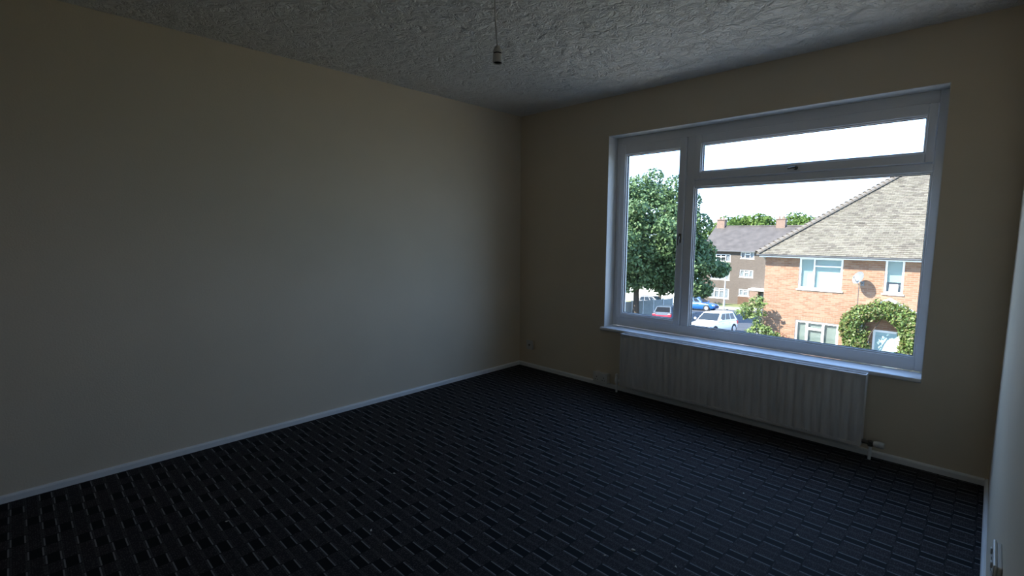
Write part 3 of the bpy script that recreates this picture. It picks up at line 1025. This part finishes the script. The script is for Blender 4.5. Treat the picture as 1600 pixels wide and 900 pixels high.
# bonnet tiles up the hip, each its own piece
A = Vector((ex0, ey0, ez))
Bv = Vector(ra)
hd = (Bv - A).normalized()
side = hd.cross(Vector((0, 0, 1))).normalized()
upv = side.cross(hd).normalized()
hipme = None
nh = int((Bv - A).length / 0.21)
prof_n = 6
rings = []
for s_, r_ in ((0.0, 0.125), (0.30, 0.095)):
    outer = [(math.cos(math.pi * (k / prof_n)) * r_ * 1.25, math.sin(math.pi * (k / prof_n)) * r_) for k in range(prof_n + 1)]
    inner = [(u * 0.86, v * 0.86 - 0.004) for u, v in reversed(outer)]
    rings.append([side * u + upv * (v - 0.02 + (0.035 if s_ == 0 else 0.0)) + hd * s_ for u, v in outer + inner])
hip0 = MB().loft(rings)
for i in range(nh):
    if hipme is None:
        o = hip0.build('hip_tile', HIPT, roof)
        hipme = o.data
    else:
        o = bpy.data.objects.new('hip_tile', hipme)
        COL.objects.link(o)
        o.parent = roof
    o.location = A + hd * (i * 0.21) + upv * 0.02
# eaves: white fascia and soffit, dark half-round gutter
B(ex0 + 0.06, ex1 - 0.06, ey0 + 0.06, ey0 + 0.09, ez - 0.13, ez - 0.02).build('fascia', WHITE, house)
B(ex0 + 0.06, ex1 - 0.06, ey0 + 0.09, HY0 - 0.001, ez - 0.13, ez - 0.11).build('soffit', WHITE, house)
gp = [(-0.06, 0.0), (-0.055, -0.035), (-0.03, -0.06), (0.0, -0.068), (0.03, -0.06), (0.055, -0.035), (0.06, 0.0), (0.05, 0.0), (0.0, -0.055), (-0.05, 0.0)]
MB().loft([[(x, ey0 - 0.005 + u, ez - 0.015 + v) for u, v in gp] for x in (ex0 - 0.02, ex1 + 0.02)]).build('gutter', GUTTER, house)
MB().tube([(HX0 - 0.06, HY0 - 0.3, ez - 0.06), (HX0 - 0.055, HY0 + 0.2, ez - 0.26), (HX0 - 0.045, HY0 + 0.9, ez - 0.45), (HX0 - 0.045, HY0 + 0.9, HZB)], 0.035, 8).build('downpipe', LAMPP, house, smooth=True)

# satellite dish on the wall
ds = tag(empty('satellite_dish', (-0.16, HY0, -0.52)), 'grey satellite dish on the orange brick wall between the upper windows', 'dish')
dn_ = Vector((-0.55, -0.78, 0.42)).normalized()
q = dn_.to_track_quat('Z', 'Y')
rings = []
for r_, h_ in ((0.02, 0.0), (0.10, 0.008), (0.18, 0.03), (0.245, 0.062), (0.25, 0.058), (0.18, 0.022), (0.10, 0.0), (0.02, -0.008)):
    rings.append([(q @ Vector((r_ * 0.88 * math.cos(a), r_ * math.sin(a), h_))) + Vector((-0.05, -0.40, 0.22)) for a in [2 * math.pi * k / 24 for k in range(24)]])
MB().loft(rings).build('reflector', DISH, ds, smooth=True)
MB().tube([(0, 0, 0), (0, -0.30, 0.0), (0, -0.36, 0.08), (-0.04, -0.38, 0.22)], 0.018, 8).build('mast', DISH, ds, smooth=True)
B(-0.06, 0.06, -0.015, 0.0, -0.09, 0.09).build('wall_plate', DISH, ds)
fp_ = Vector((-0.05, -0.40, 0.22)) + dn_ * 0.34 + Vector((0.05, 0, -0.10))
MB().tube([Vector((-0.05, -0.40, -0.02)), fp_], 0.010, 8).build('feed_arm', DISH, ds, smooth=True)
MB().lathe([(0.02, -0.03), (0.028, 0.0), (0.028, 0.05), (0.02, 0.06)], fp_, 'z', 12).build('receiver', DISH, ds, smooth=True)
MB().tube([(-0.10, -0.012, 0.0), (-0.10, -0.012, -0.95)], 0.008, 6).build('cable', GUTTER, ds)

# climbing shrub over the porch
cl = tag(empty('climbing_shrub', (0.5, 18.4, gz(0.5, 18.4))), 'dense green climber smothering the porch of the brick house', 'shrub')
cl.location = (0, 0, 0)
bl = []
rg = random.Random(12)
for i in range(170):
    a = math.radians(rg.uniform(-35, 215))
    k = rg.uniform(0.45, 1.0)
    r = rg.uniform(0.16, 0.30)
    x = 0.60 + math.cos(a) * 1.08 * (0.62 + 0.38 * k)
    z = -2.15 + math.sin(a) * 0.86 * (0.40 + 0.60 * k)
    bl.append((x, HY0 - rg.uniform(0.38, 0.62), z, r, r, r))
for i in range(46):
    r = rg.uniform(0.2, 0.32)
    bl.append((rg.uniform(-0.30, 0.05), HY0 - rg.uniform(0.38, 0.6), rg.uniform(-4.3, -2.2), r, r, r))
    bl.append((rg.uniform(1.22, 2.0), HY0 - rg.uniform(0.38, 0.6), rg.uniform(-4.3, -1.9), r, r, r))
leaf_mesh('foliage', LEAF_C, cl, bl, 34000, 0.050, 13, fill=0.3)
st = MB()
for xs, xe in ((-0.3, -0.1), (-0.15, 0.2), (1.45, 1.3), (1.6, 1.1), (0.0, 0.6)):
    st.tube([(xs, HY0 - 0.5, gz(xs, 18.5) - 0.05), (xs, HY0 - 0.5, -3.6), ((xs + xe) / 2, HY0 - 0.5, -2.3), (xe, HY0 - 0.48, -1.7)], [0.03, 0.025, 0.018, 0.008], 6)
st.build('stems', BARK, cl, smooth=True)

# shrub at the house corner
cs_ = tag(empty('corner_shrub', (-3.75, 18.1, gz(-3.75, 18.1))), 'loose light green shrub by the corner of the brick house', 'shrub')
g0 = gz(-3.75, 18.1)
bl = []
rg = random.Random(5)


def P18(px, py, yy):
    d = unproj(px, py)
    t = (yy - CY) / d.y
    return Vector((CX, CY, CZ)) + d * t


for px, py, rp in [(1184, 466, 7), (1190, 474, 8), (1180, 478, 9), (1188, 490, 8), (1178, 492, 8), (1168, 484, 8), (1160, 482, 6), (1155, 487, 6), (1166, 494, 6), (1172, 488, 7), (1184, 503, 7), (1190, 512, 7),
                   (1178, 512, 7), (1172, 520, 8), (1184, 524, 9), (1196, 520, 7), (1205, 522, 6), (1214, 524, 5), (1200, 514, 5), (1163, 476, 5), (1175, 470, 5)]:
    yy = 18.2 + rg.uniform(-0.25, 0.25)
    p = P18(px, py, yy)
    r = rp / 30.0
    bl.append((p.x + 3.75, p.y - 18.1, p.z - g0, r, r, r * 0.8))
leaf_mesh('foliage', LEAF_S, cs_, bl, 1250, 0.062, 15, fill=1.0)
st = MB()
tp_ = P18(1192, 470, 18.25)
bt = P18(1192, 530, 18.25)
st.tube([(bt.x + 3.75, 0.15, -0.05), (bt.x + 3.76, 0.15, 1.0), (tp_.x + 3.75, 0.15, tp_.z - g0)], [0.03, 0.025, 0.01], 8)
for px, py in ((1160, 484), (1172, 472), (1180, 496), (1172, 515), (1205, 520)):
    p = P18(px, py, 18.2)
    st.tube([(bt.x + 3.755, 0.15, max(0.3, p.z - g0 - 0.35)), ((p.x + bt.x) / 2 + 3.75, 0.12, p.z - g0 - 0.05), (p.x + 3.75, 0.1, p.z - g0)], [0.014, 0.010, 0.004], 6)
st.build('stems', BARK, cs_, smooth=True)
fl_ = tag(empty('flower_clump', (-3.0, 18.4, gz(-3.0, 18.4))), 'clump of pink and orange flowers at the foot of the brick wall', 'flowers')
g1 = gz(-3.0, 18.4)
bl = []
for px, py in ((1208, 524), (1215, 522), (1221, 526), (1228, 528)):
    p = P18(px, py, 18.5)
    bl.append((p.x + 3.0, p.y - 18.4, p.z - g1, 0.16, 0.16, 0.12))
leaf_mesh('petals', PETAL, fl_, bl, 260, 0.035, 16, fill=0.5)
leaf_mesh('foliage', LEAF_S, fl_, [(b[0], b[1], b[2] - 0.2, 0.2, 0.2, 0.25) for b in bl], 700, 0.05, 17, fill=0.6)
st = MB()
for b in bl:
    st.tube([(b[0], b[1], -0.02), (b[0] + 0.02, b[1], b[2] * 0.5), (b[0], b[1], b[2])], [0.012, 0.010, 0.006], 6)
st.build('stems', BARK, fl_, smooth=True)

# ------------------------------------------------------------------ block of flats
FX0, FX1, FYF, FYB = -27.4, -2.0, 68.0, 78.0
flats = tag(empty('block_of_flats', (-15, 73, 0)), 'three-storey brown brick block of flats beyond the street', 'building')
flats.location = (0, 0, 0)
FZE, FZB = -0.93, -9.6
wins = []
for base in (-22.0, -14.6, -7.2):
    for z0_, z1_ in ((-2.04, -1.09), (-4.66, -3.60), (-7.30, -6.30)):
        wins.append((base, base + 1.80, z0_, z1_, 'a'))
for z0_, z1_ in ((-2.56, -1.52), (-5.20, -4.10), (-7.90, -6.42)):
    wins.append((-26.1, -23.35, z0_, z1_, 'b'))
wl = MB()
wall_with_holes(wl, FX0, FX1, FZB, FZE, FYF, FYF + 0.3, [w_[:4] for w_ in wins])
wl.box(FX0, FX0 + 0.3, FYF + 0.3, FYB, FZB, FZE).box(FX1 - 0.3, FX1, FYF + 0.3, FYB, FZB, FZE).box(FX0 + 0.3, FX1 - 0.3, FYB - 0.3, FYB, FZB, FZE)
wl.build('wall', BRICK2, flats)
for x_ in (-22.05, -14.65, -7.25):
    B(x_, x_ + 1.9, FYF - 0.02, FYF + 0.005, -8.6, -7.36).build('apron_panel', BRICK3, flats)
for x0_, x1_, z0_, z1_, kd in wins:
    wd = x1_ - x0_
    if kd == 'a':
        bars = [x0_ + wd * 0.33, x0_ + wd * 0.70]
        tr_ = [(x0_ + wd * 0.33, x0_ + wd * 0.70, z1_ - 0.35)]
    else:
        bars = [x0_ + wd * k for k in (0.25, 0.5, 0.75)]
        tr_ = [(x0_ + wd * 0.25, x0_ + wd * 0.75, z1_ - 0.38)]
    top = z1_ > -1.6
    bk = [(x0_ + 0.08, x1_ - 0.08, z0_ + 0.08, z1_ - 0.08, CURT)] if not top else [(x0_ + wd * 0.72, x1_ - 0.08, z0_ + 0.08, z1_ - 0.08, CURT)]
    facade_window(flats, x0_, x1_, z0_, z1_, FYF + 0.08, bars, tr_, bk, 0.10, bar=0.10)
# entrance porch with flat white roof
pt = empty('entrance_porch')
pt.parent = flats
B(-20.2, -16.4, FYF - 1.6, FYF - 0.01, -6.25, -6.02).build('porch_roof', WHITE, pt)
B(-20.05, -18.95, FYF - 1.5, FYF - 0.02, FZB, -6.25).build('porch_wall', CHIM, pt)
B(-17.3, -16.5, FYF - 1.5, FYF - 0.02, FZB, -6.25).build('porch_wall', CHIM, pt)
B(-20.42, -20.24, FYF - 0.4, FYF - 0.02, FZB, -6.1).build('downpipe', WHITE, pt)
B(-18.9, -17.35, FYF - 0.6, FYF - 0.5, -7.4, -6.3).build('porch_glazing', CURT, pt)
# gabled roof
RZ = 2.50
o_ = 0.45
ym = (FYF + FYB) / 2
rf = MB()
rf.add([(FX0 - 0.3, FYF - o_, FZE - 0.05), (FX1 + 0.3, FYF - o_, FZE - 0.05), (FX1 + 0.3, ym, RZ), (FX0 - 0.3, ym, RZ), (FX0 - 0.3, FYB + o_, FZE - 0.05), (FX1 + 0.3, FYB + o_, FZE - 0.05)],
       [(0, 1, 2, 3), (3, 2, 5, 4), (0, 3, 4), (1, 5, 2), (0, 4, 5, 1)])
froof = rf.build('roof', ROOF2, flats)
MB().tube([(FX0 - 0.3, ym, RZ), (FX1 + 0.3, ym, RZ)], 0.14, 8).build('ridge_cap', ROOF2, froof)
B(FX0 - 0.3, FX1 + 0.3, FYF - o_ - 0.08, FYF - o_ + 0.02, FZE - 0.16, FZE - 0.03).build('gutter', GUTTER, flats)
B(FX0 - 0.28, FX1 + 0.28, FYF - o_ + 0.02, FYF - 0.001, FZE - 0.12, FZE - 0.06).build('soffit', WHITE, flats)
for cx_ in (-28.5 + 1.7, -18.45, -9.0):
    c_ = MB().box(cx_ - 0.58, cx_ + 0.58, ym - 0.4, ym + 0.4, RZ - 0.6, RZ + 0.95).box(cx_ - 0.66, cx_ + 0.66, ym - 0.48, ym + 0.48, RZ + 0.95, RZ + 1.08).build('chimney', CHIM, flats)
    for dx in (-0.28, 0.28):
        MB().lathe([(0.13, 0), (0.11, 0.30), (0.13, 0.32), (0.09, 0.33)], (cx_ + dx, ym, RZ + 1.08), 'z', 10).build('chimney_pot', CHIM, c_)

# ------------------------------------------------------------------ fence, lamp post, white garage wall
fe = tag(empty('concrete_fence'), 'grey panel fence with pale posts under the big tree', 'fence')
ys = [33.2 + i * 2.05 for i in range(7)]
for i, yy in enumerate(ys):
    z = gz(-20.8, yy)
    B(-20.87, -20.73, yy - 0.07, yy + 0.07, z - 0.3, z + 1.62).build('post', CONCP, fe)
    if i < len(ys) - 1:
        y2 = ys[i + 1]
        z2 = gz(-20.8, y2)
        vs_ = []
        for xq in (-20.83, -20.77):
            vs_ += [(xq, yy + 0.07, z - 0.05), (xq, y2 - 0.07, z2 - 0.05), (xq, y2 - 0.07, z2 + 1.52), (xq, yy + 0.07, z + 1.52)]
        MB().add(vs_, [(0, 1, 2, 3), (7, 6, 5, 4), (0, 4, 5, 1), (1, 5, 6, 2), (2, 6, 7, 3), (3, 7, 4, 0)]).build('panel', CONC, fe)

lp = tag(empty('street_lamp', (-18.55, 53.9, gz(-18.55, 53.9))), 'slim pale street lamp post on the kerb before the flats', 'street lamp')
lz = 5.15
MB().lathe([(0.10, -0.2), (0.10, 1.0), (0.07, 1.05), (0.06, lz), (0.03, lz + 0.05)], (0, 0, 0), 'z', 10).build('column', LAMPP, lp, smooth=True)
MB().tube([(0, 0, lz - 0.05), (0.1, -0.2, lz + 0.12), (0.3, -0.6, lz + 0.16)], 0.035, 8).build('arm', LAMPP, lp, smooth=True)
MB().loft([[(0.25 + u, -0.5 + v, lz + w_) for u, v in ((-0.1, -0.25), (0.2, -0.25), (0.2, 0.1), (-0.1, 0.1))] for w_ in (0.10, 0.16, 0.22)]).build('lantern', LAMPP, lp)

gw = tag(empty('garage_row', (-34, 63, gz(-34, 63))), 'low white garage block glimpsed under the tree crowns', 'building')
gw.location = (0, 0, 0)
z = gz(-36, 64)
B(-50, -29.6, 64, 69, z - 0.6, z + 2.3).build('wall', RENDERW, gw)
B(-50.2, -29.4, 63.8, 69.2, z + 2.3, z + 2.45).build('roof', CONC, gw)
for i in range(6):
    xx = -49.3 + i * 3.1
    B(xx, xx + 2.3, 63.94, 64.0, z - 0.3, z + 1.95).build('garage_door', RENDERW, gw)


# ------------------------------------------------------------------ cars
def car(name, label, x, y, head, paint, Lc, Wc, Hc, kind='hatch'):
    """built along +x (front at +x), head = heading angle in the ground plane"""
    root = empty(name, (x, y, gz(x, y)))
    hx, hy = math.cos(head), math.sin(head)
    gxs, gys = -0.08 * math.sin(YAW), -0.08 * math.cos(YAW)
    nrm_ = Vector((-gxs, -gys, 1)).normalized()
    fx_ = Vector((hx, hy, hx * gxs + hy * gys)).normalized()
    ly_ = nrm_.cross(fx_)
    root.rotation_euler = Matrix(((fx_.x, ly_.x, nrm_.x), (fx_.y, ly_.y, nrm_.y), (fx_.z, ly_.z, nrm_.z))).to_euler()
    tag(root, label, 'car')
    hl, hw = Lc / 2, Wc / 2
    belt = Hc * 0.62
    # lower body: rounded sections along the length
    st_ = [(-hl, 0.36, belt * 0.80, 0.80), (-hl + 0.06, 0.26, belt * 0.94, 0.90), (-hl + 0.35, 0.20, belt * 1.0, 0.985), (-hl * 0.45, 0.18, belt * 1.0, 1.0), (0.15 * hl, 0.18, belt * 0.985, 1.0),
           (0.42 * hl, 0.18, belt * 0.96, 0.995), (0.70 * hl, 0.19, belt * 0.88, 0.97), (hl - 0.18, 0.22, belt * 0.76, 0.90), (hl - 0.04, 0.27, belt * 0.66, 0.80), (hl, 0.33, belt * 0.55, 0.68)]
    rings_ = []
    for sx, zb, zt, kw in st_:
        w_ = hw * kw
        zm = zb + (zt - zb) * 0.5
        rings_.append([(sx, -w_ * 0.90, zb), (sx, -w_ * 0.98, zb + 0.08), (sx, -w_, zm), (sx, -w_ * 0.975, zt - 0.10), (sx, -w_ * 0.90, zt - 0.02), (sx, -w_ * 0.5, zt + 0.015),
                       (sx, w_ * 0.5, zt + 0.015), (sx, w_ * 0.90, zt - 0.02), (sx, w_ * 0.975, zt - 0.10), (sx, w_, zm), (sx, w_ * 0.98, zb + 0.08), (sx, w_ * 0.90, zb)])
    body = MB().loft(rings_).build('body', paint, root, smooth=True)
    # greenhouse
    xf0, xf1 = 0.40 * hl, 0.05 * hl
    xr0, xr1 = (-hl + 0.12, -hl + 0.42) if kind != 'saloon' else (-hl + 0.55, -hl + 0.95)
    zb_, zt_ = belt - 0.03, Hc
    wb_, wt_ = hw * 0.93, hw * 0.74
    gq = dict(bl=Vector((xf0, wb_, zb_)), br=Vector((xf0, -wb_, zb_)), tl=Vector((xf1, wt_, zt_ - 0.05)), tr=Vector((xf1, -wt_, zt_ - 0.05)),
              rbl=Vector((xr0, wb_, zb_)), rbr=Vector((xr0, -wb_, zb_)), rtl=Vector((xr1, wt_, zt_ - 0.05)), rtr=Vector((xr1, -wt_, zt_ - 0.05)))
    top = [Vector((xf1 - 0.18, wt_ * 0.8, zt_)), Vector((xf1 - 0.18, -wt_ * 0.8, zt_)), Vector((xr1 + 0.15, -wt_ * 0.8, zt_)), Vector((xr1 + 0.15, wt_ * 0.8, zt_))]
    vs_ = [gq['bl'], gq['br'], gq['rbr'], gq['rbl'], gq['tl'], gq['tr'], gq['rtr'], gq['rtl']] + top
    MB().add(vs_, [(0, 4, 5, 1), (1, 5, 6, 2), (2, 6, 7, 3), (3, 7, 4, 0), (4, 8, 9, 5), (5, 9, 10, 6), (6, 10, 11, 7), (7, 11, 8, 4), (8, 11, 10, 9)]).build('cabin', paint, root, bevel=0.04, segs=3)

    def glass(name_, a, b_, c_, d_, u0, u1, v0, v1, parent):
        # a,b lower edge; d,c upper edge
        def pt_(u, v):
            return (a * (1 - u) + b_ * u) * (1 - v) + (d_ * (1 - u) + c_ * u) * v
        n_ = (b_ - a).cross(d_ - a).normalized()
        cc = (a + b_ + c_ + d_) / 4
        if n_.dot(cc - Vector((-0.2, 0, belt))) < 0:
            n_ = -n_
        q_ = [pt_(u0, v0), pt_(u1, v0), pt_(u1, v1), pt_(u0, v1)]
        vsg = [p - n_ * 0.01 for p in q_] + [p + n_ * 0.012 for p in q_]
        return MB().add(vsg, [(3, 2, 1, 0), (4, 5, 6, 7), (0, 1, 5, 4), (1, 2, 6, 5), (2, 3, 7, 6), (3, 0, 4, 7)]).build(name_, CARGLASS2 if kind == 'redbar' else CARGLASS, parent)
    glass('windscreen', gq['bl'], gq['br'], gq['tr'], gq['tl'], 0.05, 0.95, 0.10, 0.93, root)
    glass('rear_window', gq['rbl'], gq['rbr'], gq['rtr'], gq['rtl'], 0.08, 0.92, 0.15, 0.90, root)
    for s_ in ('l', 'r'):
        a, b_, c_, d_ = gq['rb' + s_], gq['b' + s_], gq['t' + s_], gq['rt' + s_]
        glass('side_window', a, b_, c_, d_, 0.10, 0.33, 0.16, 0.88, root)
        glass('side_window', a, b_, c_, d_, 0.37, 0.62, 0.16, 0.88, root)
        glass('side_window', a, b_, c_, d_, 0.66, 0.90, 0.16, 0.88, root)
    rw = 0.31
    for wx in (-hl + 0.72, hl - 0.82):
        for s_ in (-1, 1):
            yy = s_ * (hw - 0.10)
            MB().lathe([(rw + 0.05, 0), (rw + 0.05, s_ * 0.112)], (wx, s_ * (hw - 0.115), rw + 0.01), 'y', 20).build('wheel_arch_shade', TYRE, root)  # dark disc painted for the shade of an arch that is not cut
            whl = MB().lathe([(rw * 0.6, s_ * -0.10), (rw, s_ * -0.09), (rw, s_ * 0.09), (rw * 0.72, s_ * 0.108)], (wx, yy, rw), 'y', 20).build('wheel', TYRE, root, smooth=True)
            MB().lathe([(rw * 0.70, s_ * 0.10), (rw * 0.66, s_ * 0.122), (rw * 0.25, s_ * 0.112), (0.01, s_ * 0.12)], (wx, yy, rw), 'y', 20).build('rim', RIM, whl, smooth=True)
    for s_ in (-1, 1):
        MB().loft([[(sx, s_ * hw * ky, z_) for sx, ky, z_ in pts_] for pts_ in (
            ((hl - 0.05, 0.55, belt * 0.62), (hl - 0.20, 0.88, belt * 0.66), (hl - 0.28, 0.90, belt * 0.78), (hl - 0.08, 0.56, belt * 0.72)),
            ((hl + 0.0, 0.53, belt * 0.60), (hl - 0.12, 0.90, belt * 0.62), (hl - 0.24, 0.935, belt * 0.76), (hl - 0.02, 0.54, belt * 0.70)))]).build('headlamp', CLEARL, root)
        B(-hl - 0.012, -hl + 0.20, min(s_ * hw * 0.64, s_ * hw * 0.93), max(s_ * hw * 0.64, s_ * hw * 0.93), belt * 0.66, belt * 0.92).build('tail_lamp', REDL, root, bevel=0.02)
        mz = belt + 0.10
        MB().lathe([(0.03, -0.05), (0.085, -0.02), (0.09, 0.03), (0.05, 0.07)], (xf0 - 0.12, s_ * (hw + 0.06), mz), 'x', 10).build('door_mirror', paint, root, smooth=True)
        for dx in (0.0, 0.95):
            B(-0.55 + dx - 0.3, -0.35 + dx - 0.3, min(s_ * hw * 0.985, s_ * (hw + 0.018)), max(s_ * hw * 0.985, s_ * (hw + 0.018)), belt * 0.80, belt * 0.84).build('door_handle', paint, root)
    B(-hl - 0.014, -hl + 0.02, -hw * 0.62, hw * 0.62, belt * 0.70, belt * 0.80).build('boot_strip', REDL if kind == 'redbar' else paint, root)
    B(-hl - 0.016, -hl + 0.02, -0.26, 0.26, belt * 0.50, belt * 0.62).build('number_plate', PLATE, root)
    B(hl - 0.02, hl + 0.012, -hw * 0.45, hw * 0.45, 0.42, 0.54).build('grille', RUBBER, root)
    return root


car('parked_car', 'white hatchback car parked facing the window, beside the brick house', -10.35, 30.6, math.radians(-96), P_WHITE, 4.1, 1.75, 1.52)
car('blue_car', 'bright blue car side-on in the side street before the flats', -20.45, 51.6, math.radians(-2), P_BLUE, 4.1, 1.72, 1.48)
car('silver_car', 'silver-blue car with red tail lamps seen from behind, near the fence', -16.0, 36.0, math.radians(91), P_SILV, 4.2, 1.75, 1.47, 'redbar')
car('dark_car', 'charcoal car in the side street behind the blue car, beyond the fence', -25.5, 50.6, math.radians(1), P_DARK, 4.1, 1.72, 1.45)
